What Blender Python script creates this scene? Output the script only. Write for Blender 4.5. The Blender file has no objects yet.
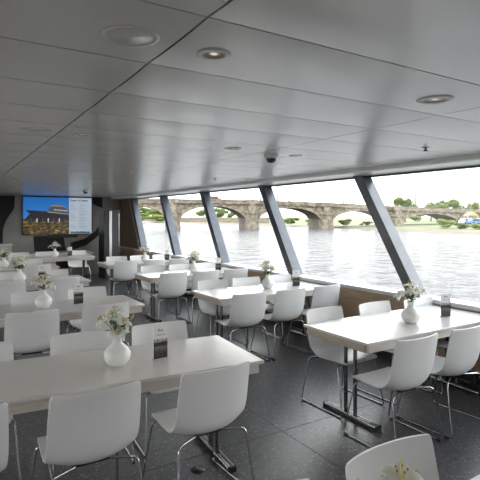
import bpy, bmesh, math, random
from mathutils import Vector, Matrix
random.seed(7)
PI = math.pi
scene = bpy.context.scene
col = scene.collection

# ------------------------------------------------------------------ helpers
class MB:
    """collects geometry, then links it as ONE mesh object"""
    def __init__(s): s.v = []; s.f = []; s.sm = []
    def add(s, vs, fs, smooth=False):
        o = len(s.v); s.v += [tuple(v) for v in vs]
        s.f += [tuple(i + o for i in f) for f in fs]; s.sm += [smooth] * len(fs)
    def box(s, x0, x1, y0, y1, z0, z1, bev=0.0):
        if bev <= 0:
            vs = [(x, y, z) for z in (z0, z1) for y in (y0, y1) for x in (x0, x1)]
            s.add(vs, [(0, 2, 3, 1), (4, 5, 7, 6), (0, 1, 5, 4), (2, 6, 7, 3), (0, 4, 6, 2), (1, 3, 7, 5)])
            return
        bm = bmesh.new(); bmesh.ops.create_cube(bm, size=1)
        for v in bm.verts:
            v.co = Vector(((x0 + x1) / 2 + v.co.x * (x1 - x0), (y0 + y1) / 2 + v.co.y * (y1 - y0), (z0 + z1) / 2 + v.co.z * (z1 - z0)))
        bmesh.ops.bevel(bm, geom=bm.edges[:], offset=bev, segments=2, profile=.6, affect='EDGES')
        s.bm(bm)
    def bm(s, bm, smooth=False):
        bm.verts.index_update()
        s.add([v.co.copy() for v in bm.verts], [[v.index for v in f.verts] for f in bm.faces], smooth); bm.free()
    def tube(s, pts, r, n=8, cap=True):
        pts = [Vector(p) for p in pts]; rings = []
        t0 = (pts[1] - pts[0]).normalized()
        up = Vector((0, 0, 1)) if abs(t0.z) < .9 else Vector((1, 0, 0))
        nrm = t0.cross(up).normalized()
        for i, p in enumerate(pts):
            if i == 0: t = pts[1] - pts[0]
            elif i == len(pts) - 1: t = pts[-1] - pts[-2]
            else: t = (pts[i + 1] - p).normalized() + (p - pts[i - 1]).normalized()
            t.normalize(); nrm = (nrm - t * nrm.dot(t)).normalized(); b = t.cross(nrm)
            rr = r[i] if isinstance(r, (list, tuple)) else r
            rings.append([p + (nrm * math.cos(2 * PI * k / n) + b * math.sin(2 * PI * k / n)) * rr for k in range(n)])
        vs = [v for R in rings for v in R]; fs = []
        for i in range(len(rings) - 1):
            for k in range(n):
                a = i * n + k; c = i * n + (k + 1) % n
                fs.append((a, c, c + n, a + n))
        s.add(vs, fs, True)
        if cap:
            s.add(rings[0], [tuple(range(n))[::-1]]); s.add(rings[-1], [tuple(range(n))])
    def lathe(s, prof, n=24, c=(0, 0, 0), smooth=True, caps=True):
        vs = []; fs = []
        for (r, z) in prof:
            for k in range(n):
                vs.append((c[0] + r * math.cos(2 * PI * k / n), c[1] + r * math.sin(2 * PI * k / n), c[2] + z))
        for i in range(len(prof) - 1):
            for k in range(n):
                a = i * n + k; b = i * n + (k + 1) % n
                fs.append((a, b, b + n, a + n))
        s.add(vs, fs, smooth)
        for i, fl in ((0, True), (len(prof) - 1, False)):
            if caps and prof[i][0] > 1e-4:
                idx = [i * n + k for k in range(n)]
                s.add([vs[j] for j in idx], [tuple(range(n))[::-1] if fl else tuple(range(n))])
    def prism(s, poly, a, b, axis='x'):
        """closed polygon (2D) extruded along an axis from a to b"""
        def P(p, t):
            return {'x': (t, p[0], p[1]), 'y': (p[0], t, p[1]), 'z': (p[0], p[1], t)}[axis]
        n = len(poly); vs = [P(p, a) for p in poly] + [P(p, b) for p in poly]
        s.add(vs, [tuple(range(n))[::-1], tuple(range(n, 2 * n))] + [(i, (i + 1) % n, n + (i + 1) % n, n + i) for i in range(n)])
    def mesh(s, name, mat):
        me = bpy.data.meshes.new(name); me.from_pydata(s.v, [], s.f)
        me.polygons.foreach_set('use_smooth', s.sm)
        bm = bmesh.new(); bm.from_mesh(me)
        bmesh.ops.recalc_face_normals(bm, faces=bm.faces[:]); bm.to_mesh(me); bm.free()
        if mat: me.materials.append(mat)
        me.update(); return me
    def build(s, name, mat, parent=None, loc=None):
        return link(name, s.mesh(name, mat), parent, loc)

def link(name, data, parent=None, loc=None):
    o = bpy.data.objects.new(name, data); col.objects.link(o)
    if parent is not None: o.parent = parent
    if loc: o.location = loc
    return o
def tag(o, label=None, cat=None, group=None, kind=None):
    if label: o['label'] = label
    if cat: o['category'] = cat
    if group: o['group'] = group
    if kind: o['kind'] = kind
    return o
def empty(name, loc=(0, 0, 0), rz=0.0):
    o = link(name, None, None, loc); o.rotation_euler = (0, 0, rz); o.empty_display_size = .1
    return o
def copy_tree(o, parent=None):
    c = o.copy(); col.objects.link(c)
    if parent is not None: c.parent = parent
    for ch in list(o.children): copy_tree(ch, c)
    return c
def struct(mb, name, mat):
    return tag(mb.build(name, mat), kind='structure')
def fillet(pts, r, n=4):
    pts = [Vector(p) for p in pts]; out = [pts[0]]
    for i in range(1, len(pts) - 1):
        a, p, b = pts[i - 1], pts[i], pts[i + 1]
        u = (a - p); w = (b - p); rr = min(r, u.length * .45, w.length * .45)
        A = p + u.normalized() * rr; B = p + w.normalized() * rr
        for k in range(n + 1):
            t = k / n; out.append(A * (1 - t) ** 2 + p * 2 * t * (1 - t) + B * t * t)
    out.append(pts[-1]); return out

# ------------------------------------------------------------------ materials
def mat(name, base=(.8, .8, .8), rough=.5, metal=0.0, spec=.5, coat=0.0, coat_r=.1, emit=None, es=1.0):
    m = bpy.data.materials.new(name); m.use_nodes = True
    b = m.node_tree.nodes['Principled BSDF']
    b.inputs['Base Color'].default_value = (*base, 1); b.inputs['Roughness'].default_value = rough
    b.inputs['Metallic'].default_value = metal; b.inputs['Specular IOR Level'].default_value = spec
    b.inputs['Coat Weight'].default_value = coat; b.inputs['Coat Roughness'].default_value = coat_r
    if emit:
        b.inputs['Emission Color'].default_value = (*emit, 1); b.inputs['Emission Strength'].default_value = es
    return m
def nodes(m): return m.node_tree.nodes, m.node_tree.links, m.node_tree.nodes['Principled BSDF']
def tex_noise(m, scale, detail=4, stretch=(1, 1, 1), coord='Object'):
    N, L, b = nodes(m)
    tc = N.new('ShaderNodeTexCoord'); mp = N.new('ShaderNodeMapping'); nz = N.new('ShaderNodeTexNoise')
    mp.inputs['Scale'].default_value = stretch; nz.inputs['Scale'].default_value = scale; nz.inputs['Detail'].default_value = detail
    L.new(tc.outputs[coord], mp.inputs['Vector']); L.new(mp.outputs['Vector'], nz.inputs['Vector'])
    return nz.outputs['Fac'], mp
def ramp(m, fac, stops):
    N, L, b = nodes(m); r = N.new('ShaderNodeValToRGB'); e = r.color_ramp.elements
    while len(e) < len(stops): e.new(.5)
    for k, (p, c) in enumerate(stops): e[k].position = p; e[k].color = (*c, 1)
    L.new(fac, r.inputs['Fac']); return r.outputs['Color']
def noisy(name, c0, c1, scale, rough=.5, stretch=(1, 1, 1), bump=0.0, lo=.35, hi=.65, detail=4, **k):
    m = mat(name, c0, rough, **k); N, L, b = nodes(m)
    f, _ = tex_noise(m, scale, detail, stretch)
    L.new(ramp(m, f, [(lo, c0), (hi, c1)]), b.inputs['Base Color'])
    if bump:
        bp = N.new('ShaderNodeBump'); bp.inputs['Strength'].default_value = bump; bp.inputs['Distance'].default_value = .02
        L.new(f, bp.inputs['Height']); L.new(bp.outputs['Normal'], b.inputs['Normal'])
    return m

M = {}
M['shell'] = noisy('white_plastic', (.68, .68, .68), (.71, .71, .71), 3, .42, spec=.4)
M['top'] = noisy('white_laminate', (.60, .585, .565), (.635, .62, .60), 2.5, .22, spec=.6)
M['edge'] = noisy('pale_ash_wood', (.40, .32, .25), (.50, .42, .34), 6, .5, (1, 14, 22))
M['apron'] = noisy('greige_ash_wood', (.50, .45, .41), (.59, .54, .49), 6, .5, (1, 14, 22))
M['chrome'] = mat('chrome', (.42, .42, .43), .18, 1.0)
M['post'] = mat('dark_chrome', (.16, .16, .17), .25, 1.0)
M['black'] = mat('black_plastic', (.012, .012, .013), .4)
M['vase'] = noisy('white_ceramic', (.78, .78, .76), (.80, .80, .78), 8, .35, spec=.4)
M['petal'] = noisy('white_petal', (.84, .84, .79), (.88, .88, .84), 30, .6)
N, L, b = nodes(M['petal']); ml = N['Material Output']; trl = N.new('ShaderNodeBsdfTranslucent'); trl.inputs['Color'].default_value = (.88, .88, .80, 1); ms_ = N.new('ShaderNodeMixShader'); ms_.inputs['Fac'].default_value = .35
L.new(b.outputs['BSDF'], ms_.inputs[1]); L.new(trl.outputs[0], ms_.inputs[2]); L.new(ms_.outputs[0], ml.inputs['Surface'])
M['bud'] = noisy('yellow_green_bud', (.46, .52, .16), (.62, .62, .25), 40, .6)
M['leaf'] = noisy('dark_leaf', (.05, .10, .025), (.12, .20, .05), 30, .5)
M['stem'] = mat('green_stem', (.12, .2, .05), .5)
M['anther'] = mat('rust_anther', (.30, .11, .02), .7)
M['pistil'] = mat('pale_yellow_pistil', (.72, .66, .26), .6)
M['paper'] = mat('white_paper', (.74, .73, .72), .5)
M['blue_ink'] = mat('blue_ink', (.03, .08, .30), .5)
M['grey_ink'] = mat('grey_ink', (.32, .30, .28), .5)
M['trim'] = mat('pale_trim', (.84, .83, .80), .35, coat=.4)
M['darkframe'] = mat('dark_frame', (.035, .038, .043), .4)
M['winpost'] = noisy('blue_grey_post', (.060, .067, .078), (.092, .10, .115), 5, .28, (1, 1, 1), spec=.6)
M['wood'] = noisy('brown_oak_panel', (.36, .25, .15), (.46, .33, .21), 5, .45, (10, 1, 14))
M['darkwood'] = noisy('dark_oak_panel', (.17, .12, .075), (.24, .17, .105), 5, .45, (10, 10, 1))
M['sill'] = mat('pale_sill', (.62, .62, .63), .35)
M['steel'] = noisy('brushed_steel', (.50, .50, .50), (.58, .58, .58), 20, .35, (1, 1, .1), metal=1.0)
M['wall'] = noisy('grey_wall', (.17, .16, .148), (.22, .21, .195), 1.6, .7)
M['walldark'] = mat('near_black_wall', (.012, .011, .012), .6)
M['concrete'] = noisy('taupe_wall', (.34, .325, .30), (.42, .40, .37), 1.3, .7)
M['panel_grey'] = mat('grey_side', (.42, .43, .45), .4)
M['lampglow'] = mat('lamp_lens', (.9, .85, .75), .4, emit=(1, .82, .6), es=.35)
M['white_paint'] = mat('white_paint', (.86, .85, .83), .4)
M['reflector'] = mat('lamp_reflector', (.50, .46, .42), .4)

# floor: charcoal speckled vinyl with faint seams
m = mat('speckled_floor', (.03, .03, .032), .36, spec=.5); N, L, b = nodes(m)
tc = N.new('ShaderNodeTexCoord')
vo = N.new('ShaderNodeTexVoronoi'); vo.inputs['Scale'].default_value = 48; L.new(tc.outputs['Object'], vo.inputs['Vector'])
spk = ramp(m, vo.outputs['Distance'], [(.18, (1, 1, 1)), (.32, (0, 0, 0))])
sep = N.new('ShaderNodeSeparateColor'); L.new(vo.outputs['Color'], sep.inputs['Color'])
mu = N.new('ShaderNodeMath'); mu.operation = 'MULTIPLY'; L.new(spk, mu.inputs[0])
pw = N.new('ShaderNodeMath'); pw.operation = 'POWER'; L.new(sep.outputs['Red'], pw.inputs[0]); pw.inputs[1].default_value = 2.5
L.new(pw.outputs[0], mu.inputs[1])
nz, _ = tex_noise(m, 22, 6)
basec = ramp(m, nz, [(.3, (.042, .042, .046)), (.7, (.085, .085, .090))])
mx = N.new('ShaderNodeMix'); mx.data_type = 'RGBA'; L.new(mu.outputs[0], mx.inputs['Factor']); L.new(basec, mx.inputs[6]); mx.inputs[7].default_value = (.42, .42, .43, 1)
L.new(mx.outputs[2], b.inputs['Base Color']); M['floor'] = m
bp = N.new('ShaderNodeBump'); bp.inputs['Strength'].default_value = .12; bp.inputs['Distance'].default_value = .01
L.new(nz, bp.inputs['Height']); L.new(bp.outputs['Normal'], b.inputs['Normal'])
M['seam'] = mat('floor_seam', (.032, .032, .033), .5)
# ceiling panels
m = mat('ceiling_panel', (.80, .78, .745), .3, spec=.6, coat=.6, coat_r=.2)
M['ceil'] = m
M['gap'] = mat('panel_gap', (.04, .036, .03), .8)
# glass
m = bpy.data.materials.new('window_glass'); m.use_nodes = True; N = m.node_tree.nodes; L = m.node_tree.links
N.clear(); out = N.new('ShaderNodeOutputMaterial'); mxs = N.new('ShaderNodeMixShader'); tr = N.new('ShaderNodeBsdfTransparent'); gl = N.new('ShaderNodeBsdfGlossy')
tr.inputs['Color'].default_value = (.95, .97, .96, 1); gl.inputs['Roughness'].default_value = .02
mxs.inputs['Fac'].default_value = .05
L.new(tr.outputs[0], mxs.inputs[1]); L.new(gl.outputs[0], mxs.inputs[2]); L.new(mxs.outputs[0], out.inputs['Surface'])
M['glass'] = m
# outdoors
m = mat('river', (.07, .07, .072), .12); N, L, b = nodes(m); b.inputs['IOR'].default_value = 1.07
f, mp = tex_noise(m, .55, 5, (1, 1, 1)); 
bp = N.new('ShaderNodeBump'); bp.inputs['Strength'].default_value = 1.0; bp.inputs['Distance'].default_value = .6
L.new(f, bp.inputs['Height']); L.new(bp.outputs['Normal'], b.inputs['Normal']); M['water'] = m
M['stone'] = noisy('sandstone', (.078, .063, .043), (.165, .138, .10), .8, .85, (1, 1, 2), detail=8, lo=.42, hi=.58)
M['stone2'] = noisy('pale_sandstone', (.10, .083, .06), (.185, .157, .118), .9, .85, detail=8, lo=.42, hi=.58)
M['grass'] = noisy('bank_grass', (.07, .08, .022), (.115, .12, .045), .15, .9)
M['sand'] = noisy('bank_gravel', (.085, .066, .042), (.12, .096, .066), .3, .9)
M['tree'] = noisy('tree_leaf', (.065, .10, .016), (.15, .195, .04), 1.2, .7)
M['tree2'] = noisy('bush_leaf', (.14, .175, .025), (.23, .27, .06), 1.2, .7)
for k_ in ('tree', 'tree2'):
    N, L, b = nodes(M[k_]); trl = N.new('ShaderNodeBsdfTranslucent'); ms_ = N.new('ShaderNodeMixShader'); ms_.inputs['Fac'].default_value = .4
    L.new(b.inputs['Base Color'].links[0].from_socket, trl.inputs['Color'])
    L.new(b.outputs['BSDF'], ms_.inputs[1]); L.new(trl.outputs[0], ms_.inputs[2]); L.new(ms_.outputs[0], N['Material Output'].inputs['Surface'])
M['trunk'] = mat('bark', (.10, .08, .06), .9)
M['red'] = mat('red_paint', (.35, .05, .03), .4)
M['roof'] = noisy('red_tiles', (.30, .12, .07), (.40, .18, .11), 1, .8)
M['plaster'] = mat('pale_plaster', (.45, .40, .34), .8)
M['carblue'] = mat('blue_canvas', (.06, .13, .32), .5)
M['carwhite'] = mat('white_car_paint', (.6, .6, .6), .35)
M['orange'] = mat('orange_canvas', (.55, .22, .04), .5)
M['winout'] = mat('dark_pane', (.03, .035, .04), .2)

# ------------------------------------------------------------------ camera
H, F, HOR, YAW = 1.70, 472.6, 217.0, math.radians(31.7)
SN, CS = math.sin(YAW), math.cos(YAW)
def W(lat, d, z=0.0):           # metres right of / ahead of the viewpoint -> world
    return Vector((d * SN + lat * CS, d * CS - lat * SN, z))
cam = bpy.data.cameras.new('camera'); co = bpy.data.objects.new('camera', cam); col.objects.link(co)
co.location = (0, 0, H); co.rotation_euler = (PI / 2, 0, -YAW)
cam.sensor_width = 36; cam.lens = 36 * F / 480; cam.shift_y = -(240 - HOR) / 480
cam.clip_start = .05; cam.clip_end = 3000
scene.camera = co

# ------------------------------------------------------------------ room shell
ZC, XP, XW, YE, YB, XL, SILL = 2.30, 4.53, 4.68, 14.4, -2.6, -4.6, .80
mb = MB(); mb.box(XL, XW, YB, YE, -.1, 0); struct(mb, 'floor', M['floor'])
mb = MB()
for x in (2.26, .0, 4.4): mb.box(x - .002, x + .002, YB, YE, 0.0, .0012)
for y in (.6, 3.02, 5.4, 7.8, 10.2, 12.6): mb.box(XL, XP, y - .002, y + .002, 0.0, .0012)
struct(mb, 'trim_1', M['seam'])
# ceiling: dark backing plus bowed panels
mb = MB(); mb.box(XL - .1, XW + .1, YB - .1, YE + .1, ZC + .03, ZC + .2); struct(mb, 'ceiling_backing', M['gap'])
XS = [-4.72, -2.925, -1.13, .664, 2.458, 4.25]
mb = MB(); g = .004; nb = 6
y0 = 1.258 - 8 * .5
while y0 < YE:
    y1 = min(y0 + .5, YE + .05)
    for a, c in zip(XS[:-1], XS[1:]):
        vs = []
        for k in range(nb + 1):
            t = k / nb; y = y0 + g + (y1 - y0 - 2 * g) * t; z = ZC - .004 * 4 * t * (1 - t)
            vs += [(a + g, y, z), (c - g, y, z)]
        mb.add(vs, [(2 * k, 2 * k + 2, 2 * k + 3, 2 * k + 1) for k in range(nb)], True)
        x0_, x1_ = a + g, c - g; ya, yb = y0 + g, y1 - g
        for q in (((x0_, ya), (x1_, ya)), ((x1_, ya), (x1_, yb)), ((x1_, yb), (x0_, yb)), ((x0_, yb), (x0_, ya))):
            (p0, p1) = q; mb.add([(*p0, ZC), (*p1, ZC), (*p1, ZC + .03), (*p0, ZC + .03)], [(0, 1, 2, 3)])
    y0 += .5
struct(mb, 'ceiling', M['ceil'])
# window-side edge trim, window head
mb = MB(); mb.prism([(4.25, 2.295), (4.25, 2.262), (4.257, 2.249), (4.275, 2.242), (4.72, 2.240), (4.72, 2.33), (4.25, 2.33)], YB, YE, 'y'); 
# prism along y maps poly (x,z)
struct(mb, 'trim_2', M['trim'])
mb = MB(); mb.box(4.695, 4.78, YB, YE, 2.222, 2.25); struct(mb, 'trim_3', M['darkframe'])
mb = MB(); mb.box(4.66, 4.8, YB, YE, 2.27, 2.6); struct(mb, 'wall_right_head', M['trim'])
# right lower wall: oak panel, kick, sill
mb = MB()
y = YB
k = 0
cuts = [YB, .4, 2.0, 3.9, 6.1, 8.35, 10.6, 12.8, YE]
for a, c in zip(cuts[:-1], cuts[1:]): mb.box(XP, XP + .1, a + .002, c - .002, .13, SILL - .045)
struct(mb, 'wall_right', M['wood'])
mb = MB(); mb.box(XP + .04, XP + .25, YB, YE, 0, SILL - .05); struct(mb, 'wall_right_core', M['walldark'])
mb = MB(); mb.box(XP + .035, XP + .06, YB, YE, 0, .13); struct(mb, 'baseboard_right', M['walldark'])
mb = MB(); mb.box(XP - .015, XW + .06, YB, YE, SILL - .045, SILL, .006); struct(mb, 'trim_4', M['sill'])
# raked window posts
RAKE = .87
def post(yb, name):
    mb = MB(); h0, h1 = SILL, 2.25; x0, x1, w = 4.555, 4.725, .15
    vs = []
    for (z, dy) in ((h0, 0), (h1, RAKE)):
        vs += [(x0, yb + dy, z), (x1, yb + dy, z), (x1, yb + dy + w, z), (x0, yb + dy + w, z)]
    mb.add(vs, [(0, 3, 2, 1), (4, 5, 6, 7), (0, 1, 5, 4), (1, 2, 6, 5), (2, 3, 7, 6), (3, 0, 4, 7)])
    return struct(mb, name, M['winpost'])
PB = [3.52 + 2.25 * i for i in range(5)]
for i, yb in enumerate([PB[0] - 2.25] + PB): post(yb, 'trim_%d' % (10 + i))
# glass between the posts, just outboard
ys = [YB - 1.2, PB[0] - 2.25] + PB
for i, (a, c) in enumerate(zip(ys[:-1], ys[1:])):
    mb = MB(); x = 4.715
    mb.add([(x, a + .05, SILL - .02), (x, c + .05, SILL - .02), (x, c + .05 + RAKE * 1.03, 2.26), (x, a + .05 + RAKE * 1.03, 2.26)], [(0, 1, 2, 3)])
    struct(mb, 'window_%d' % (i + 1), M['glass'])
# oak wedge beyond the last post
yl = PB[-1] + .15
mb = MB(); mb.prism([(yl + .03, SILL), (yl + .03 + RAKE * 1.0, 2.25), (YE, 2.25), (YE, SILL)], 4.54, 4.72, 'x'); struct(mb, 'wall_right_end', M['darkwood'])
mb = MB(); mb.prism([(yl, SILL), (yl + RAKE, 2.25), (yl + RAKE + .035, 2.25), (yl + .035, SILL)], 4.53, 4.58, 'x'); struct(mb, 'trim_20', M['edge'])
# end wall and decor
mb = MB(); mb.box(XL, XW, YE, YE + .1, 0, ZC + .05); struct(mb, 'wall_front', M['concrete'])
# left and back walls (out of shot) with the same ribbon of windows on the left
mb = MB(); mb.box(XL - .1, XL, YB, YE, 0, SILL); struct(mb, 'wall_left', M['wood'])
mb = MB(); mb.box(XL - .1, XL, YB, YE, 2.2, ZC + .05); struct(mb, 'wall_left_head', M['trim'])
mb = MB(); mb.add([(XL - .05, YB, SILL), (XL - .05, YE, SILL), (XL - .05, YE, 2.2), (XL - .05, YB, 2.2)], [(0, 1, 2, 3)]); struct(mb, 'window_12', M['glass'])
mb = MB(); mb.box(XL - .1, XW + .1, YB - .1, YB, 0, ZC + .05); struct(mb, 'wall_back', M['wall'])

# wall graphics on the end wall: dark shapes with arcs
mb = MB(); poly = [(-1.2, .2), (1.27, .2), (1.27, 1.32), (1.30, 1.46), (1.36, 1.62), (1.44, 1.76), (1.52, 1.88), (1.56, 1.98), (1.57, 2.28), (-1.2, 2.28)]
mb.prism(poly, YE - .02, YE - .001, 'y')
tag(mb.build('wall_panel', M['walldark']), 'black wall panel with a curved edge, beside the television', 'wall panel')
mb = MB(); mb.prism([(2.10, .2), (3.0, .2), (2.85, 1.16), (2.05, 1.16)], YE - .02, YE - .001, 'y')
tag(mb.build('wall_panel', M['walldark']), 'black block shape on the wall under the television', 'wall panel')
mb = MB()
poly = [(3.05, .95), (3.45, 1.05), (3.75, 1.25), (4.0, 1.62), (4.0, 1.32), (3.8, 1.08), (3.5, .86), (3.05, .72)]
poly = [(p[0], p[1]) for p in poly]
mb.prism(poly, YE - .02, YE - .001, 'y')
tag(mb.build('wall_panel', M['walldark']), 'dark crescent sweep on the wall beside the tall black cabinet', 'wall panel')
mb = MB(); mb.prism([(3.66, 2.28), (3.98, 2.28), (3.98, 1.98), (3.84, 2.02), (3.66, 2.12)], YE - .02, YE - .001, 'y')
tag(mb.build('wall_panel', M['walldark']), 'small dark patch on the wall by the top corner of the television', 'wall panel')

# ------------------------------------------------------------------ television
def em(name, c, s=1.0):
    return mat(name, (.01, .01, .01), .3, emit=c, es=s * .52)
tv = empty('television', (2.705, YE - .06, 1.735)); tag(tv, 'large wall television showing a ship photo and a text list', 'television')
tw, th = .955, .545
mb = MB(); mb.box(-tw, tw, -.02, .055, -th, th, .006); mb.build('bezel', M['black'], tv)
s0 = -.0215
def flat(poly, y, name, material, parent):
    mb = MB(); mb.add([(p[0], y, p[1]) for p in poly], [tuple(range(len(poly)))]); return mb.build(name, material, parent)
sx = tw - .02; sz = th - .02; xm = .29
m = em('screen_sky', (.01, .12, .42)); N, L, b = nodes(m)
tcn = N.new('ShaderNodeTexCoord'); sp = N.new('ShaderNodeSeparateXYZ'); L.new(tcn.outputs['Generated'], sp.inputs[0])
L.new(ramp(m, sp.outputs['Z'], [(0, (.10, .34, .70)), (.45, (.02, .19, .55)), (1, (.006, .11, .40))]), b.inputs['Emission Color'])
scr = flat([(-sx, -sz), (xm, -sz), (xm, sz), (-sx, sz)], s0, 'screen_picture', m, tv)
m = em('screen_ground', (.1, .08, .02)); N, L, b = nodes(m)
f, _ = tex_noise(m, 9, 6, (1, 1, 2.2))
L.new(ramp(m, f, [(.34, (.01, .007, .004)), (.50, (.06, .038, .010)), (.60, (.20, .13, .03)), (.76, (.36, .31, .22))]), b.inputs['Emission Color'])
flat([(-sx, -sz), (xm, -sz), (xm, -.1), (-.3, -.12), (-sx, -.08)], s0 - .0006, 'pictured_meadow', m, scr)
hull = em('screen_hull', (.012, .012, .016)); deck = em('screen_deck', (.06, .06, .07)); wht = em('screen_white', (.5, .52, .55)); gold = em('screen_gold', (.32, .2, .05))
flat([(-sx + .05, .16), (-.25, .12), (xm, .04), (xm, -.14), (-.2, -.17), (-sx + .02, -.13), (-.76, .06)], s0 - .0012, 'pictured_hull', hull, scr)
flat([(-.30, .13), (-.20, .27), (.1, .26), (xm, .17), (xm, .03)], s0 - .0018, 'pictured_deckhouse', deck, scr)
flat([(-.24, .28), (-.12, .315), (.1, .29), (.22, .24), (.1, .265), (-.2, .27)], s0 - .0024, 'pictured_roof', gold, scr)
for q in range(6):
    xx = .0 - .12 + q * .065; flat([(xx, .19 - q * .006), (xx + .045, .187 - q * .006), (xx + .04, .155 - q * .006), (xx, .16 - q * .006)], s0 - .003, 'pictured_window', wht, scr)
flat([(-.3, .125), (xm, .052), (xm, .034), (-.3, .1)], s0 - .003, 'pictured_railing', em('screen_rail', (.3, .3, .32)), scr)
for q in range(7):
    xx = -.75 + q * .15; flat([(xx, -.10), (xx + .025, -.06), (xx + .04, -.1), (xx + .03, -.2), (xx + .01, -.2)], s0 - .0036, 'pictured_figure', wht if q % 2 else deck, scr)
pg = flat([(xm, -sz), (sx, -sz), (sx, sz), (xm, sz)], s0, 'screen_text_page', em('screen_page', (.40, .47, .54), .95), tv)
def text_mesh(txt, size, name, material, parent, loc, rot=(PI / 2, 0, 0), ext=.0003):
    cu = bpy.data.curves.new(name, 'FONT'); cu.body = txt; cu.size = size; cu.extrude = ext; cu.align_x = 'LEFT'
    cu.resolution_u = 2; cu.offset = .035 * size if name == 'screen_heading' else 0
    o = bpy.data.objects.new(name, cu); col.objects.link(o)
    dg = bpy.context.evaluated_depsgraph_get(); me = bpy.data.meshes.new_from_object(o.evaluated_get(dg))
    col.objects.unlink(o); bpy.data.objects.remove(o)
    me.materials.clear(); me.materials.append(material)
    q = link(name, me, parent, loc); q.rotation_euler = rot; return q
ink = em('screen_ink', (.02, .05, .14)); gink = em('screen_grey_ink', (.22, .27, .33))
for txt_, dx_ in (('Daten', 0), ('&', .225), ('Fakten', .305)): text_mesh(txt_, .075, 'screen_heading', ink, pg, (xm + .03 + dx_, s0 - .001, sz - .10))
mb = MB()
for q in range(17):
    zz = sz - .17 - q * .044
    for cx_, wmx in ((xm + .03, .2), (xm + .28, .26)):
        if random.random() < .85:
            w_ = wmx * random.uniform(.45, 1); mb.add([(cx_, s0 - .001, zz), (cx_ + w_, s0 - .001, zz), (cx_ + w_, s0 - .001, zz - .013), (cx_, s0 - .001, zz - .013)], [(0, 1, 2, 3)])
mb.build('screen_text_lines', gink, pg)
prof = [(xm + .04, -sz + .01)]
for q in range(25):
    t = q / 24; prof.append((xm + .04 + t * .55, -sz + .045 + .03 * random.random() + .02 * math.exp(-((t - .62) / .12) ** 2)))
prof.append((sx - .03, -sz + .01))
flat(prof, s0 - .001, 'screen_skyline', em('screen_dark', (.05, .08, .12)), pg)
mb = MB(); mb.box(-.42, .42, -.05, .04, -.035, .035, .01); sb = mb.build('soundbar', M['black'], None, (2.82, YE - .045, 1.14)); tag(sb, 'slim black soundbar mounted under the television', 'soundbar')
mb = MB(); mb.box(-.40, .40, -.052, -.049, -.025, .025); mb.build('speaker_grille', M['darkframe'], sb)

# tall cabinet with steel edge strip
cb = empty('tall_cabinet', (3.84, 13.0, 0)); tag(cb, 'tall black cabinet with a vertical steel strip beside the wooden wall panel', 'cabinet')
mb = MB(); mb.box(-.21, -.075, -.05, .5, 0, 1.88, .005); mb.build('side_body', M['black'], cb)
mb = MB(); mb.box(-.075, .0, -.07, .5, 0, 1.87, .004); mb.build('steel_strip', M['steel'], cb)
mb = MB(); mb.box(.0, .22, -.02, .5, 0, 1.90, .005); dr = mb.build('door', mat('smoked_door', (.02, .02, .023), .35), cb)
mb = MB(); mb.tube([(.205, -.035, .9), (.205, -.035, 1.8)], .012); mb.build('handle', M['steel'], dr)
# pale sideboard by the dark panel
sbd = empty('sideboard', (.72, 13.7, 0)); tag(sbd, 'pale grey sideboard in front of the black wall panel', 'sideboard')
mb = MB(); mb.box(-.7, .68, -.18, .3, .05, .96, .006); mb.build('body', M['panel_grey'], sbd)
mb = MB(); mb.box(-.72, .70, -.2, .31, .96, 1.0, .006); mb.build('worktop', M['top'], sbd)
for q in range(2):
    mb = MB(); mb.box(-.66 + q * .67, -.02 + q * .67, -.2, -.18, .1, .92, .004); d_ = mb.build('door', M['panel_grey'], sbd)
    mb = MB(); mb.tube([(-.08 + q * .15, -.22, .5), (-.08 + q * .15, -.22, .65)], .008); mb.build('handle', M['steel'], d_)

# ------------------------------------------------------------------ ceiling fittings
def downlight(x, y, label, r=.075):
    t = empty('downlight', (x, y, ZC)); tag(t, label, 'ceiling light', 'recessed downlights')
    mb = MB(); mb.lathe([(r * .64, -.0075), (r * .68, -.0095), (r * .96, -.0085), (r, -.005), (r, .0)], 28, caps=False); mb.build('ring', M['white_paint'], t)
    mb = MB(); mb.lathe([(r * .645, -.0085), (r * .60, -.006), (r * .3, -.0035), (.0, -.003)], 28, caps=False); mb.build('reflector', M['reflector'], t)
    mb = MB(); mb.lathe([(.0, -.0055), (.012, -.005), (.015, -.003)], 16, caps=False); mb.build('bulb', M['lampglow'], t)
    return t
YD = [1.52, 3.52, 6.02, 8.02, 10.52, 12.6]
ordn = ['first', 'second', 'third', 'fourth', 'fifth', 'sixth']
n = len(YD)
for i, y in enumerate(YD): downlight(.826, y, 'round white downlight, %s from the television, in the row past the narrow seam' % ordn[n - 1 - i], .062)
for i, y in enumerate(YD): downlight(2.10, y, 'round recessed downlight, %s from the television, in the middle ceiling row' % ordn[n - 1 - i], .09 if i == 0 else .075)
YD2 = [3.66, 6.15, 8.4]
for i, y in enumerate(YD2): downlight(3.95, y, 'small flush downlight near the window trim, %s from the television' % ordn[2 - i], .06)
def speaker(x, y, label):
    t = empty('ceiling_speaker', (x, y, ZC)); tag(t, label, 'ceiling speaker', 'round ceiling speakers')
    mb = MB(); mb.lathe([(.078, -.002), (.082, -.0055), (.097, -.0055), (.102, -.0005), (.078, .0)], 36); mb.build('ring', M['ceil'], t)
    mb = MB(); mb.lathe([(.001, -.004), (.072, -.004), (.0745, -.001)], 36); mb.build('grille', M['ceil'], t)
for i, y in enumerate([1.52, 3.47, 6.0]): speaker(.51, y, 'round grey ceiling speaker, %s from the television' % ordn[2 - i])
mb = MB(); mb.lathe([(.001, -.008), (.06, -.007), (.066, .0)], 24)
t = mb.build('ceiling_vent', M['white_paint'], None, (2.865, 3.61, ZC)); tag(t, 'flat round vent disc on the ceiling next to the dome camera', 'vent')
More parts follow.
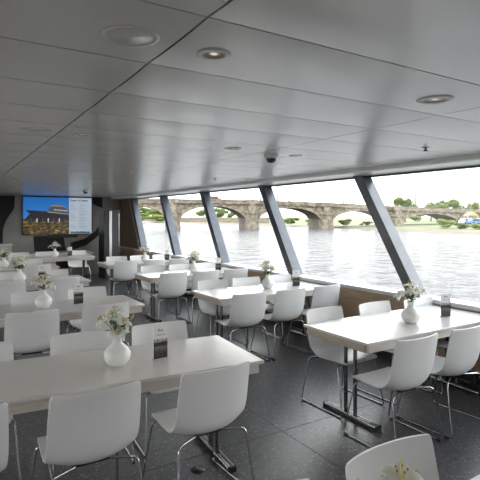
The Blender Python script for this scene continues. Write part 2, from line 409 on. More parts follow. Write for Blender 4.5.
def dome(x, y, label):
    t = empty('ceiling_dome_camera', (x, y, ZC)); tag(t, label, 'camera', 'ceiling domes')
    mb = MB(); mb.lathe([(.066, .0), (.066, -.03), (.055, -.045), (.0, -.045)], 24); mb.build('housing', M['white_paint'], t)
    mb = MB(); mb.lathe([(.047, -.044), (.043, -.065), (.028, -.082), (.0, -.088)], 24); mb.build('dome', M['darkframe'], t)
dome(2.616, 3.67, 'white dome camera hanging from the ceiling near the windows')
dome(2.59, 10.7, 'small white dome camera on the ceiling near the television')
def sprinkler(x, y, label):
    t = empty('ceiling_sprinkler', (x, y, ZC)); tag(t, label, 'sprinkler', 'ceiling sprinklers')
    mb = MB(); mb.lathe([(.035, .0), (.035, -.006), (.012, -.008), (.010, -.03), (.0, -.03)], 16); mb.build('escutcheon', M['steel'], t)
    mb = MB(); mb.lathe([(.0, -.031), (.022, -.032), (.022, -.035), (.0, -.036)], 16); mb.build('deflector', M['darkframe'], t)
sprinkler(3.48, 2.61, 'small dark sprinkler head on the ceiling above the large window table')
sprinkler(3.5, 6.4, 'small dark sprinkler head on the ceiling farther along toward the television')
mb = MB(); mb.lathe([(.05, .0), (.048, .004), (.0, .005)], 20)
t = mb.build('floor_socket', M['black'], None, (1.43, 2.85, 0)); tag(t, 'round black socket cover on the floor under the big aisle table', 'floor socket')

# ------------------------------------------------------------------ chair
def make_chair():
    t = empty('dining_chair')
    P = [(.235, .437), (.225, .446), (.20, .451), (.12, .447), (.03, .438), (-.06, .429), (-.125, .428), (-.17, .440), (-.197, .466), (-.212, .505),
         (-.223, .56), (-.236, .64), (-.249, .72), (-.261, .79), (-.265, .815), (-.266, .827)]
    Wd = [.195, .210, .217, .222, .226, .230, .233, .235, .236, .237, .238, .237, .234, .231, .228, .218]
    n = len(P); nt = 18; ts = [math.copysign(abs(-1 + 2 * j / nt) ** .85, -1 + 2 * j / nt) for j in range(nt + 1)]
    # dish: seat edges lift, bend edges lift and come forward, back edges come forward
    D = [(0, .004)] * 3 + [(0, .010), (0, .014), (.010, .022), (.026, .036), (.040, .046), (.046, .040), (.046, .026), (.044, .012), (.042, .005), (.040, .003), (.038, .003), (.037, .002), (.037, .002)]
    ins, outs = [], []
    for i, (y, z) in enumerate(P):
        a = Vector(P[max(i - 1, 0)]); c = Vector(P[min(i + 1, n - 1)]); tg = (c - a).normalized(); nm = Vector((-tg.y, tg.x))
        if nm.y < 0 and i < 6: nm = -nm
        nm = Vector((tg.y, -tg.x)) if True else nm
        # tangent runs seat front -> back top; the sitter's side normal is (+y at the back, +z on the seat)
        for lst, off in ((ins, .0), (outs, -.011)):
            row = []
            for tt in ts:
                e = abs(tt) ** 2.3
                row.append(Vector((tt * Wd[i], y + D[i][0] * e + nm.x * off, z + D[i][1] * e + nm.y * off)))
            lst.append(row)
    mb = MB(); vs = [v for r in ins for v in r] + [v for r in outs for v in r]; w = nt + 1; o = n * w; fs = []
    for i in range(n - 1):
        for j in range(nt):
            a = i * w + j; fs.append((a, a + 1, a + w + 1, a + w)); fs.append((o + a, o + a + w, o + a + w + 1, o + a + 1))
    for i in range(n - 1):
        for j in (0, nt):
            a = i * w + j; fs.append((a, a + w, o + a + w, o + a))
    for j in range(nt):
        for i in (0, n - 1):
            a = i * w + j; fs.append((a, a + 1, o + a + 1, o + a))
    mb.add(vs, fs, True)
    sh = mb.build('shell', M['shell'], t)
    md = sh.modifiers.new('edge', 'EDGE_SPLIT'); md.split_angle = math.radians(50)
    for sgn in (-1, 1):
        x1, x0 = .262 * sgn, .228 * sgn
        pts = fillet([(.07 * sgn, .15, .424), (x0, .165, .424), (x1, .262, .0075), (x1, -.262, .0075), (x0, -.195, .405), (.07 * sgn, -.13, .41)], .035, 4)
        mb = MB(); mb.tube(pts, .0072, 8); lg = mb.build('sled_leg', M['chrome'], t)
        for yy in (.22, -.22):
            g_ = MB(); g_.box(x1 - .011, x1 + .011, yy - .018, yy + .018, .0, .012); g_.build('glide', M['black'], lg)
    mb = MB(); mb.box(-.085, .085, -.15, .17, .408, .424, .004); mb.build('seat_bracket', M['black'], t)
    return t

# ------------------------------------------------------------------ table
TL, TW, TZ = 1.80, .76, .74
def make_table():
    t = empty('dining_table')            # origin: centre of the table on the floor
    mb = MB(); mb.box(-TL / 2, TL / 2, -TW / 2, TW / 2, TZ - .022, TZ, .003); mb.build('tabletop', M['top'], t)
    ap = None
    for sgn in (-1, 1):
        mb = MB(); yy = sgn * (TW / 2 - .028); mb.box(-TL / 2 + .028, TL / 2 - .028, yy - .012, yy + .012, TZ - .085, TZ - .022, .001); mb.build('apron', M['apron'], t)
        mb = MB(); xx = sgn * (TL / 2 - .028); mb.box(xx - .012, xx + .012, -TW / 2 + .04, TW / 2 - .04, TZ - .085, TZ - .022, .001); mb.build('apron', M['edge'], t)
    for sgn in (-1, 1):
        x = sgn * (TL / 2 - .2)
        ft = MB()
        for dx in (-.015, .015): ft.tube([(x + dx, -.30, .026), (x + dx, .30, .026)], .0145, 10)
        fo = ft.build('foot', M['chrome'], t)
        for yy in (-.304, .304):
            e = MB(); e.box(x - .031, x + .031, yy - .008, yy + .008, .0, .042, .005); e.build('end_cap', M['black'], fo)
        for yy in (-.055, .055):
            p = MB(); p.tube([(x, yy, .036), (x, yy, TZ - .06)], .017, 12); p.build('post', M['post'], t)
        p = MB(); p.box(x - .05, x + .05, -.28, .28, TZ - .07, TZ - .0225, .003); p.build('bearer', M['black'], t)
    return t

# ------------------------------------------------------------------ vase, bouquet, card
def make_vase():
    mb = MB()
    mb.lathe([(.0, .0), (.045, .0), (.056, .006), (.076, .03), (.0855, .06), (.084, .083), (.070, .108), (.049, .127), (.034, .142), (.029, .156), (.029, .172), (.033, .186), (.036, .193),
              (.033, .193), (.027, .182), (.025, .16), (.025, .13), (.0, .12)], 32)
    return mb.build('vase', M['vase'])
def petal_pts(mb, base, axis, side, length, width, curl):
    """one pointed, recurved petal"""
    nrm = axis.cross(side).normalized(); vs = []; n = 7
    for k in range(n):
        t = k / (n - 1); wdt = width * math.sin(PI * min(1, .12 + t * .88)) ** .8
        if k == n - 1: wdt = .0006
        out = math.sin(t * 1.25) * length; up = length * (.55 * t - curl * t ** 2.6)
        c = base + side * out + axis * up
        vs += [c - nrm * wdt + axis * wdt * .28, c - axis * 0, c + nrm * wdt + axis * wdt * .28]
    fs = []
    for k in range(n - 1):
        a = 3 * k; fs += [(a, a + 1, a + 4, a + 3), (a + 1, a + 2, a + 5, a + 4)]
    mb.add(vs, fs, True)
def make_bouquet(seed, fine=True, compact=1.0):
    rnd = random.Random(seed); t = empty('lily_bouquet')
    tips = []
    for k in range(11):
        a = 2 * PI * k / 8 + rnd.uniform(-.3, .3); r = rnd.uniform(.03, .105); h = rnd.uniform(.055, .135) - r * .35
        if k >= 8: r = rnd.uniform(.0, .04); h = rnd.uniform(.09, .15)
        tips.append(Vector((r * math.cos(a), r * math.sin(a), .193 + h)))
    for k, p in enumerate(tips):
        mb = MB(); mb.tube([(p.x * .08, p.y * .08, .125), (p.x * .12, p.y * .12, .19), (p.x * .6, p.y * .6, .193 + (p.z - .193) * .65), tuple(p)], .0026, 5); mb.build('stem', M['stem'], t)
    for k, p in enumerate(tips):
        ax = Vector((p.x * 5, p.y * 5, .55 + rnd.uniform(-.15, .3))).normalized()
        if k % 4 != 2:
            mb = MB(); ref = ax.cross(Vector((0, 0, 1)));
            if ref.length < .1: ref = Vector((1, 0, 0))
            ref.normalize(); o2 = ax.cross(ref); ph = rnd.random() * 2
            L_ = rnd.uniform(.066, .082)
            for q in range(6):
                an = ph + q * PI / 3; sd = (ref * math.cos(an) + o2 * math.sin(an)).normalized()
                petal_pts(mb, p, ax, sd, L_ * (1 if q % 2 else .92), .0165 if q % 2 else .021, rnd.uniform(.35, .8))
            bl = mb.build('lily_bloom', M['petal'], t)
            if fine:
                mb = MB(); mb.tube([p, p + ax * .06], .0022, 5); mb.build('pistil', M['pistil'], bl)
                for q in range(5):
                    an = ph + .5 + q * PI * .4; sd = (ref * math.cos(an) + o2 * math.sin(an)).normalized()
                    e0 = p + ax * .036 + sd * .014
                    mb = MB(); mb.tube([p, p + ax * .024 + sd * .006, e0], .0011, 4); st = mb.build('stamen', M['pistil'], bl)
                    mb2 = MB(); mb2.tube([e0 - o2 * .006, e0, e0 + o2 * .006], [.001, .0028, .001], 5)
                    an_ = mb2.build('anther', M['anther'], bl)
        else:
            mb = MB(); mb.tube([p, p + ax * .012, p + ax * .03, p + ax * .046, p + ax * .052], [.002, .007, .0085, .005, .001], 7); mb.build('bud', M['bud'], t)
    for k in range(22):
        a = rnd.uniform(0, 2 * PI); sd = Vector((math.cos(a), math.sin(a), 0)); mb = MB(); h0 = .2 + rnd.uniform(0, .06)
        petal_pts(mb, Vector((sd.x * .012, sd.y * .012, h0)), Vector((0, 0, 1)), sd, rnd.uniform(.07, .105), rnd.uniform(.014, .021), rnd.uniform(.1, .8)); mb.build('leaf', M['leaf'], t)
    return t

m = mat('card_photo', (.1, .1, .1), .35); N, L, b = nodes(m)
tcn = N.new('ShaderNodeTexCoord'); sp = N.new('ShaderNodeSeparateXYZ'); L.new(tcn.outputs['Generated'], sp.inputs[0])
nz, _ = tex_noise(m, 55, 3, (1, 1, .7))
c1 = ramp(m, sp.outputs['Z'], [(0, (.008, .008, .009)), (.35, (.045, .043, .042)), (.58, (.17, .155, .13)), (.66, (.014, .013, .011)), (.80, (.03, .027, .022)), (.85, (.36, .33, .28)), (1, (.60, .57, .52))])
c2 = ramp(m, nz, [(.42, (.15, .15, .15)), (.55, (1, 1, 1))])
mx = N.new('ShaderNodeMix'); mx.data_type = 'RGBA'; mx.blend_type = 'MULTIPLY'; mx.inputs['Factor'].default_value = .7; L.new(c1, mx.inputs[6]); L.new(c2, mx.inputs[7])
L.new(mx.outputs[2], b.inputs['Base Color']); M['photo'] = m
def make_card():
    t = empty('menu_card'); w, h = .052, .222; th = .004
    mb = MB(); mb.box(-w, w, -th, th, .004, h); fr = mb.build('printed_leaflet', M['paper'], t)
    mb = MB(); mb.box(-w, w, -.022, .022, .0, .004, .001); mb.box(-w, w, .004, .02, .004, .012); mb.build('stand_base', mat('clear_stand', (.5, .5, .52), .1), t)
    mb = MB(); mb.box(-w, w, -th - .0008, -th - .0001, .006, .140); mb.build('printed_photo', M['photo'], fr)
    tx = text_mesh('Willkommen', .0135, 'heading_text', M['blue_ink'], fr, (-.033, -th - .0006, .161))
    mb = MB()
    for q, (hh, ww) in enumerate(((.020, .011), (.012, .009), (.015, .010))): mb.box(-.019 + q * .013, -.019 + q * .013 + ww, -th - .0008, -th - .0001, .188, .188 + hh)
    mb.build('logo_mark', M['grey_ink'], fr)
    return t

# ------------------------------------------------------------------ lay out the saloon
chair0 = make_chair(); table0 = make_table(); vase0 = make_vase(); card0 = make_card()
bq = [make_bouquet(3 + k) for k in range(3)]
used = {'c': False, 't': False, 'v': False, 'k': False, 'b0': False, 'b1': False, 'b2': False}
def inst(proto, key, loc, rz, label, cat, group):
    o = proto if not used[key] else copy_tree(proto); used[key] = True
    o.location = loc; o.rotation_euler = (0, 0, rz); tag(o, label, cat, group); return o
def chair(x, y, facing, label, group, rot=0.0):
    rz = (0 if facing > 0 else PI) + rot + random.uniform(-.045, .045)
    return inst(chair0, 'c', (x, y, 0), rz, label, 'chair', group)
SEAT = ['aisle', 'middle', 'window']
def row_table(name, x0, yf, near, far, vase=None, card=None, bk=0, seats=SEAT, dn=-.03, df=-.06, rot=0.0, xc=None, yc=None):
    yc = yf + TW / 2 if yc is None else yc
    inst(table0, 't', (x0 + TL / 2 if xc is None else xc, yc, 0), rot, 'long white-topped table, the ' + name, 'table', 'white dining tables')
    for lst, side, y, fc in ((near, 'camera side', yf + dn, 1), (far, 'TV side', yf + TW + df, -1)):
        for x, s, *dy in lst:
            chair(x, y + sum(dy[:1]), fc, 'white shell chair, %s seat, %s of the %s' % (s, side, name), 'white chairs at the ' + name, math.radians(dy[1]) if len(dy) > 1 else rot * .6)
    if vase:
        inst(vase0, 'v', (vase[0], vase[1] if len(vase) > 1 else yc, TZ), random.uniform(0, 6), 'white bulb vase on the ' + name, 'vase', 'white vases')
        b_ = 'b%d' % (bk % 3)
        inst(bq[bk % 3], b_, (vase[0], vase[1] if len(vase) > 1 else yc, TZ), vase[2] if len(vase) > 2 else random.uniform(0, 6), 'white lilies in the vase on the ' + name, 'flowers', 'lily bouquets')
    if card:
        inst(card0, 'k', (card[0], card[1] if len(card) > 1 else yc, TZ), card[2] if len(card) > 2 else 0, 'upright river photo leaflet on the ' + name, 'menu card', 'menu cards')
A, B, C_ = SEAT
XR, XLT = 2.705, .04
WT = '%s window table from the TV'
row_table(WT % 'fourth', XR, 2.54, [(2.91, A), (3.52, B)], [(3.07, A), (3.70, B, -.05), (4.28, C_, -.12)], (3.58, 2.84, .6), (4.06, 2.82, -.35), 0, dn=-.06, df=-.11)
row_table(WT % 'third', XR, 4.82, [(2.95, A), (3.54, B), (4.12, C_)], [(3.10, A), (3.65, B), (4.22, C_)], (3.65,), (4.10, 5.16, -.3), 1)
row_table(WT % 'second', XR, 7.09, [(3.0, A), (3.58, B), (4.15, C_)], [(3.12, A), (3.66, B), (4.2, C_)], (3.66,), (4.14, 7.45, -.3), 2)
row_table(WT % 'first', XR, 9.42, [(3.0, A), (3.6, B), (4.15, C_)], [(3.17, A), (3.72, B), (4.25, C_)], (3.63,), (4.14, 9.8, -.3), 0)
AT = '%s aisle table from the TV'
LS = ['outer', 'middle', 'aisle']
row_table(AT % 'fifth', XLT, .27, [], [(.80, LS[1]), (1.42, LS[2])], (.907, .73, 2.2), None, 2, dn=0, df=-.045)
row_table(AT % 'fourth', XLT, 2.63, [(.0, LS[0], .03, 2), (.645, LS[1], 0, 3), (1.32, LS[2], -.02, 4.5)], [(.14, LS[0], .04), (.845, LS[1]), (1.46, LS[2])], (.935, 3.03, 2.0), (1.22, 3.0, .1), 2, dn=.03, df=.02, rot=math.radians(-4.8), xc=.935, yc=3.064)
row_table(AT % 'third', XLT, 4.97, [(.68, LS[1]), (1.36, LS[2])], [(.83, LS[1]), (1.46, LS[2])], (.86,), (1.22, 5.36, .1), 0, dn=.0, df=.0)
row_table(AT % 'second', XLT, 7.28, [(.67, LS[1]), (1.40, LS[2])], [(.83, LS[1]), (1.48, LS[2])], (.90,), (1.21,), 1, dn=0, df=.0)
row_table(AT % 'first', XLT, 9.6, [(1.40, LS[2])], [(.83, LS[1]), (1.45, LS[2])], (.90,), (1.22,), 2, dn=0, df=.0)
row_table('cross table in front of the TV', 1.28, 11.72, [], [(1.47, LS[0]), (2.08, LS[1]), (2.85, LS[2])], (2.2,), (2.55,), 0, dn=0, df=.0)
row_table('bare table against the TV wall', 1.66, 13.3, [], [], None, None, 0)

# ------------------------------------------------------------------ outdoors
WZ = -1.8
mb = MB(); c = W(0, 300); R = 1500
mb.add([(c.x - R, c.y - R, WZ), (c.x + R, c.y - R, WZ), (c.x + R, c.y + R, WZ), (c.x - R, c.y + R, WZ)], [(0, 1, 2, 3)])
tag(mb.build('river_water', M['water']), 'pale rippled river outside the windows', 'water', kind='stuff')
shore = [(-160, 520), (-52, 330), (8, 190), (30, 141), (46, 90), (62, 74), (140, 50)]
def strip(o0, z0, o1, z1, name, material, zf=None):
    mb = MB(); vs = []
    for (la, d) in shore: 
        p = W(la + .35 * o0, d + .93 * o0, z0); q = W(la + .35 * o1, d + .93 * o1, z1); vs += [p, q]
    mb.add(vs, [(2 * k, 2 * k + 1, 2 * k + 3, 2 * k + 2) for k in range(len(shore) - 1)])
    return struct(mb, name, material)
strip(0, WZ - .1, 7, -1.35, 'bank_shore', M['sand'])
strip(7, -1.35, 60, -.55, 'bank_meadow', M['grass'])
strip(60, -.55, 900, 1.2, 'bank_far', M['grass'])
# bridge in its own frame: x along the bridge, y away from us
bo = W(3.5, 138); b1 = W(26, 142); bdir = (b1 - bo).normalized(); bang = math.atan2(bdir.y, bdir.x); SP = (b1 - bo).length
br = empty('stone_bridge', (bo.x, bo.y, WZ), bang); tag(br, 'long sandstone arch bridge crossing the river outside the windows', 'bridge')
DK = {-4: 6.6, -3: 6.7, -2: 6.7, -1: 6.55, 0: 6.4, 1: 5.75, 2: 4.7, 3: 3.95, 4: 3.2, 5: 2.6, 6: 2.2}
def deckz(nf):
    k = max(-4, min(5, math.floor(nf))); t = nf - k; return DK[k] * (1 - t) + DK[k + 1] * t - WZ
BW = 11.0; pw_ = 2.0
for n in range(-3, 5):
    x0, x1 = n * SP, (n + 1) * SP; crown = deckz(n + .5) - 1.65; spring = max(1.7, crown - 5.0) if n < 2 else 1.35
    if n >= 2: spring = max(.9, crown - 3.2)
    a, c = x0 + pw_, x1 - pw_; mb = MB(); K = 20; arch = []
    for k in range(K + 1):
        t = -1 + 2 * k / K; arch.append(((a + c) / 2 + t * (c - a) / 2, spring + (crown - spring) * math.sqrt(max(0, 1 - (t * .96) ** 2)) - (crown - spring) * .28 * 0))
    tops = [(p[0], deckz(p[0] / SP) - .9) for p in arch]
    vs = []
    for y in (0, BW):
        for p, q in zip(arch, tops): vs += [(p[0], y, p[1]), (q[0], y, q[1])]
    o = 2 * (K + 1); fs = []
    for k in range(K):
        i = 2 * k; fs += [(i, i + 1, i + 3, i + 2), (o + i, o + i + 2, o + i + 3, o + i + 1), (i, i + 2, o + i + 2, o + i), (i + 1, o + i + 1, o + i + 3, i + 3)]
    mb.add(vs, fs); mb.build('arch', M['stone'], br)
    mb = MB()      # arch ring of voussoirs, proud of the wall
    vs = []
    for y in (-.18, .1):
        for p in arch:
            cx = (a + c) / 2; vs += [(p[0], y, p[1]), (cx + (p[0] - cx) * 1.035, y, p[1] + .75)]
    for k in range(K):
        i = 2 * k; 
    fs = []
    for k in range(K):
        i = 2 * k; fs += [(i, i + 1, i + 3, i + 2), (i, i + 2, o + i + 2, o + i), (i + 1, o + i + 1, o + i + 3, i + 3)]
    mb.add(vs, fs); mb.build('arch_ring', M['stone2'], br)
for n in range(-3, 6):
    x = n * SP; zt = deckz(n) - .9; mb = MB(); mb.box(x - pw_, x + pw_, 0, BW, -1, zt)
    pr = []
    for k in range(9):
        t = PI * k / 8; pr.append((x - 1.95 * math.cos(t), -2.0 * math.sin(t)))
    mb.prism(pr, -1, zt * .62, 'z')
    pr2 = [(x + (q[0] - x) * 1.12, q[1] * 1.12) for q in pr]; mb.prism(pr2, -1, 1.0, 'z'); mb.prism(pr2, zt * .62, zt * .62 + .35, 'z')
    pr3 = [(x + (q[0] - x) * .7, q[1] * .6) for q in pr]; mb.prism(pr3, zt * .62, zt, 'z')
    mb.box(x - 1.6, x + 1.6, -1.2, .1, zt, zt + 1.25)
    mb.build('pier', M['stone2'], br)
mb = MB(); vs = []
K = 80
for y in (-.45, .25):
    for k in range(K + 1):
        nf = -3 + 8 * k / K; z = deckz(nf); vs += [(nf * SP, y, z - .95), (nf * SP, y, z + .25)]
o = 2 * (K + 1); fs = []
for k in range(K):
    i = 2 * k; fs += [(i, i + 1, i + 3, i + 2), (o + i, o + i + 2, o + i + 3, o + i + 1), (i, i + 2, o + i + 2, o + i), (i + 1, o + i + 1, o + i + 3, i + 3)]
mb.add(vs, fs)
for k in range(8 * 9):
    nf = -3 + (k + .5) / 9; z = deckz(nf); mb.box(nf * SP - .55, nf * SP - .05, -.75, -.4, z - 1.25, z - .95)
mb.build('parapet', M['stone'], br)
mb = MB(); vs = []
for y in (.2, BW):
    for k in range(K + 1):
        nf = -3 + 8 * k / K; z = deckz(nf); vs += [(nf * SP, y, z - 1.0), (nf * SP, y, z - .75)]
mb.add(vs, fs); mb.build('roadway', M['stone2'], br)
def on_bridge(nf, y, z=0):
    v = Matrix.Rotation(bang, 4, 'Z') @ Vector((nf * SP, y, 0)); return Vector((bo.x + v.x, bo.y + v.y, WZ + deckz(nf) - .75 + z))
lamps = [-1.45, -.55, .35, .72, 1.25, 1.62, 2.3]
lw = ['first', 'second', 'third', 'fourth', 'fifth', 'sixth', 'seventh']
for k, nf in enumerate(lamps):
    t = empty('street_lamp', on_bridge(nf, 1.0), bang); tag(t, 'tall thin lamp post on the bridge, %s from the television end' % lw[k], 'lamp post', 'lamp posts on the bridge')
    mb = MB(); mb.tube([(0, 0, 0), (0, 0, 6.6)], [.2, .15], 6); mb.build('pole', M['darkframe'], t)
    mb = MB(); mb.lathe([(.0, 0), (.2, .1), (.28, .5), (.1, .75), (.0, .8)], 8, (0, 0, 6.55)); mb.build('lantern', M['carwhite'], t)
bs = empty('van', on_bridge(-.47, 3.5), bang); tag(bs, 'small red van driving across the bridge', 'van')
mb = MB(); mb.prism([(-2.2, .4), (2.2, .4), (2.2, 1.1), (1.5, 1.3), (1.0, 2.1), (-2.2, 2.1)], -.9, .9, 'y'); mb.build('body', M['red'], bs)
mb = MB(); mb.prism([(-1.9, 1.3), (1.3, 1.3), (.9, 1.9), (-1.9, 1.9)], -.92, .92, 'y'); mb.build('side_window', M['winout'], bs)
for dx in (-1.4, 1.4):
    mb = MB(); mb.tube([(dx, -.92, .36), (dx, .92, .36)], .36, 12); mb.build('wheel', M['black'], bs)
# people walking on the bridge
people_cols = [(.05, .06, .1), (.3, .05, .05), (.4, .4, .4), (.08, .08, .08), (.35, .3, .2), (.1, .15, .3)]
for k in range(10):
    nf = [-1.3, -1.12, -.98, -.4, -.25, .12, .2, .5, .62, 1.4][k]
    pbase = on_bridge(nf, .9); mb = MB()
    mb.tube([(0, 0, .0), (.02, 0, .45), (.03, 0, .85), (0, 0, 1.1), (0, 0, 1.4), (0, 0, 1.52), (0, 0, 1.58), (0, 0, 1.68), (0, 0, 1.78)], [.09, .11, .15, .16, .2, .08, .1, .12, .04], 8)
    for s_ in (-1, 1): mb.tube([(.2 * s_, 0, 1.42), (.25 * s_, 0, 1.1), (.22 * s_, -.08, .85)], [.06, .05, .04], 6)
    o = mb.build('person', mat('clothes', people_cols[k % 6], .8), None, pbase)
    o.rotation_euler = (0, 0, bang); tag(o, 'distant walker in %s clothes on the bridge, %s from the television end' % (['navy', 'red', 'grey', 'black', 'beige', 'blue'][k % 6], (lw + ['eighth', 'ninth', 'tenth'])[k]), 'person', 'people on the bridge')

# trees: a crown of leaf blades plus trunk
def crown_mesh(seed, material, lobes=11, leaves=2200):
    rnd = random.Random(seed); mb = MB(); Ls = [(Vector((rnd.uniform(-.3, .3), rnd.uniform(-.3, .3), rnd.uniform(.28, .82))), rnd.uniform(.14, .26)) for _ in range(lobes)]
    for _ in range(leaves):
        c, r = rnd.choice(Ls); d = Vector((rnd.gauss(0, 1), rnd.gauss(0, 1), rnd.gauss(0, 1))).normalized()
        p = c + d * r * rnd.uniform(.55, 1.0); s = rnd.uniform(.02, .042)
        u = Vector((rnd.gauss(0, 1), rnd.gauss(0, 1), rnd.gauss(0, 1))).normalized(); v = d.cross(u)
        if v.length < .1: continue
        v.normalize(); u = v.cross((d + u * .4).normalized())
        mb.add([p - u * s - v * s * .6, p + u * s - v * s * .3, p + u * s * .8 + v * s * .8, p - u * s * .7 + v * s * .6], [(0, 1, 2, 3)])
    return mb.mesh('crown', material)
cms = [crown_mesh(1, M['tree']), crown_mesh(2, M['tree'], 12), crown_mesh(3, M['tree2'], 12)]
mb = MB(); mb.tube([(0, 0, 0), (.01, 0, .3), (-.01, .01, .6)], [.035, .025, .012], 7); trunk_me = mb.mesh('trunk', M['trunk'])
def tree(u, d, zb, zt, wpx, k, label, name='tree', group='trees beyond the river'):
    lat = (u - 240) / F * d; t = empty(name, W(lat, d, zb), random.uniform(0, 6)); tag(t, label, 'tree' if name == 'tree' else 'bush', group)
    w = wpx / F * d / .95; h = (zt - zb) / 1.0
    c_ = link('crown', cms[k], t); c_.scale = (w, w, h)
    q = link('trunk', trunk_me, t); q.scale = (h, h, h)
def zv(v, d): return H + (HOR - v) / F * d
for (u, d, vt, wp, k, lb) in [
    (405, 200, 195.5, 24, 0, 'round green tree rising alone above the bridge parapet'),
    (431, 226, 199, 20, 1, 'smaller green tree above the bridge between two taller ones'),
    (446, 200, 197.5, 27, 0, 'broad light green tree above the end of the bridge'),
    (460, 238, 202, 16, 1, 'low tree above the bridge next to the red roof'),
    (472, 180, 200.5, 14, 0, 'narrow tree in front of the red-roofed house'),
    (141, 330, 204, 24, 0, 'dark green tree seen through the window beside the oak panel'),
    (158, 356, 207, 22, 1, 'dark green tree seen through the arch beside the second post from the television'),
    (203, 300, 207.5, 18, 1, 'small green tree under the bridge arch, beside the slanted post'),
    (222, 322, 207, 20, 0, 'green tree under the bridge arch, nearer the wide river pier'),
    (237, 345, 208.5, 16, 1, 'low green tree under the bridge arch, touching the wide river pier'),
    (415, 220, 213, 20, 2, 'light green tree seen through the bridge arch on the far meadow')]:
    tree(u, d, -.5, zv(vt, d), wp, k, lb)
for (u, d, vt, vb, wp, k, lb) in [
    (138, 300, 213, 221.5, 24, 2, 'yellow-green bush on the far bank beside the oak panel'),
    (152, 318, 214, 221.5, 24, 2, 'yellow-green bush on the far bank, second from the oak panel'),
    (165, 300, 214.5, 221.5, 24, 2, 'yellow-green bush on the far bank, next to the bridge pier'),
    (290, 170, 217, 225, 20, 0, 'dark bush on the shore under the wide arch'),
    (312, 160, 219, 226, 14, 2, 'small bush on the shore against the stone pier'),
    (345, 150, 219, 226, 16, 2, 'bush on the meadow beside the largest post'),
    (366, 150, 221, 226, 12, 0, 'low bush on the meadow just past the largest post'),
    (446, 118, 218.5, 228.5, 22, 2, 'large light bush on the meadow in front of the bridge'),
    (462, 112, 222, 230, 16, 0, 'low dark bush on the meadow beside the large light one'),
    (478, 108, 223, 231, 18, 2, 'low bush on the meadow near the parked cars')]:
    tree(u, d, zv(vb, d), zv(vt, d), wp, k, lb, 'bush', 'bushes on the far bank')
# embankment wall on the far shore
mb = MB(); a = W(-150, 530); c = W(12, 215); dv = (c - a); mb.box(0, dv.length, 0, 1.5, -2, 1.7)
o = mb.build('embankment', M['stone2'], None, (a.x, a.y, -.2)); o.rotation_euler = (0, 0, math.atan2(dv.y, dv.x)); tag(o, kind='structure')
# house with red roof
hp = W((486 - 240) / F * 230, 230, -.3); hs = empty('house', hp, -YAW + .2); tag(hs, 'pale house with a red tiled roof beyond the bridge', 'house')
mb = MB(); mb.box(-6, 6, -4, 4, 0, 6.0); mb.build('wall', M['plaster'], hs)
mb = MB(); mb.prism([(-4.5, 6.0), (4.5, 6.0), (0, 9.2)], -6.4, 6.4, 'x'); mb.build('roof', M['roof'], hs)
for q in range(4):
    mb = MB(); mb.box(-5 + q * 2.8, -3.6 + q * 2.8, -4.08, -3.98, 3.4, 5.2); mb.build('window', M['winout'], hs)
# vehicles and a canopy by the far end
def car(u, d, vb, material, label, L_=4.2, hh=1.45, rz=.3):
    p = W((u - 240) / F * d, d, zv(vb, d)); t = empty('car', p, -YAW + rz); tag(t, label, 'car', 'vehicles on the far bank')
    mb = MB(); mb.prism([(-L_ / 2, .3), (L_ / 2, .3), (L_ / 2, .75), (L_ * .3, .85), (L_ * .17, hh), (-L_ * .3, hh), (-L_ * .45, .9), (-L_ / 2, .85)], -.85, .85, 'y'); mb.build('body', material, t)
    mb = MB(); mb.prism([(-L_ * .40, .9), (L_ * .25, .9), (L_ * .14, hh - .08), (-L_ * .27, hh - .08)], -.87, .87, 'y'); mb.build('side_window', M['winout'], t)
    for sx_ in (-.3, .3):
        mb = MB(); mb.tube([(L_ * sx_, -.88, .33), (L_ * sx_, .88, .33)], .33, 12); mb.build('wheel', M['black'], t)
car(467, 128, 224, M['carwhite'], 'white car parked on the far meadow by the bridge end')
car(475, 126, 224.3, M['carblue'], 'blue car parked on the far meadow beside the white one')
p = W((471 - 240) / F * 134, 134, zv(222.5, 134)); t = empty('market_tent', p, -YAW); tag(t, 'small orange canopy behind the parked cars', 'tent')
mb = MB(); mb.prism([(-1.5, 2.0), (1.5, 2.0), (0, 3.0)], -1.3, 1.3, 'y'); mb.build('canopy', M['orange'], t)
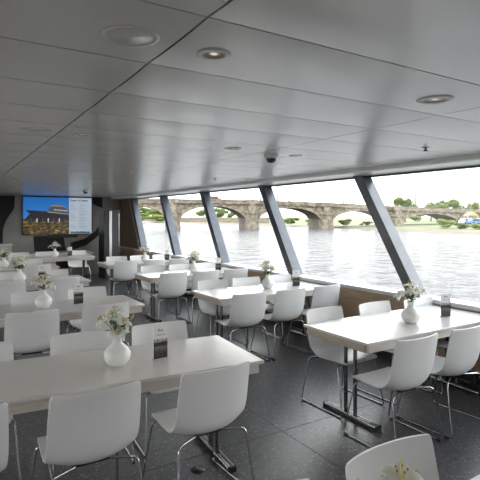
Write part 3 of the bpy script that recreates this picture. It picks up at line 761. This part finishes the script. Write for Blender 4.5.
for sx_ in (-1.4, 1.4):
    for sy_ in (-1.2, 1.2):
        mb = MB(); mb.tube([(sx_, sy_, 0), (sx_, sy_, 2.02)], .04, 6); mb.build('leg', M['carwhite'], t)

# ------------------------------------------------------------------ light
w = bpy.data.worlds.new('world'); scene.world = w; w.use_nodes = True
N = w.node_tree.nodes; L = w.node_tree.links; bg = N['Background']
tcn = N.new('ShaderNodeTexCoord'); sp = N.new('ShaderNodeSeparateXYZ'); L.new(tcn.outputs['Generated'], sp.inputs[0])
r = N.new('ShaderNodeValToRGB'); e = r.color_ramp.elements
e[0].position = .01; e[0].color = (.36, .357, .35, 1); e[1].position = .8; e[1].color = (.46, .52, .62, 1)
for p_, c_ in ((.11, (.52, .52, .52, 1)), (.22, (1.0, 1.0, 1.0, 1)), (.40, (.97, .985, 1.0, 1))): em_ = e.new(p_); em_.color = c_
L.new(sp.outputs['Z'], r.inputs['Fac']); L.new(r.outputs['Color'], bg.inputs['Color']); bg.inputs['Strength'].default_value = 4.3
sl = bpy.data.lights.new('sun', 'SUN'); sl.energy = 1.5; sl.angle = math.radians(1.5); sl.color = (1, .95, .86)
so = bpy.data.objects.new('sun', sl); col.objects.link(so)
sd = Vector((.55, .35, -1.0)); so.rotation_euler = sd.to_track_quat('-Z', 'Y').to_euler()
for x, ys_ in ((.826, YD), (2.10, YD), (-1.3, YD[:4]), (-3.0, YD[:4])):
    for y in ys_:
        li = bpy.data.lights.new('downlight_lamp', 'SPOT'); li.energy = 4; li.spot_size = math.radians(120); li.spot_blend = .8; li.shadow_soft_size = .012; li.color = (1, .90, .78)
        lo = bpy.data.objects.new('downlight_lamp', li); col.objects.link(lo); lo.location = (x, y, ZC - .014)
vs_ = scene.view_settings
vs_.view_transform = 'Standard'; vs_.look = 'None'; vs_.gamma = 1; vs_.exposure = 0.92; vs_.use_curve_mapping = False
scene.cycles.use_denoising = True
scene.cycles.max_bounces = 10; scene.cycles.diffuse_bounces = 6; scene.cycles.transparent_max_bounces = 12
scene.cycles.caustics_reflective = True; scene.cycles.caustics_refractive = False
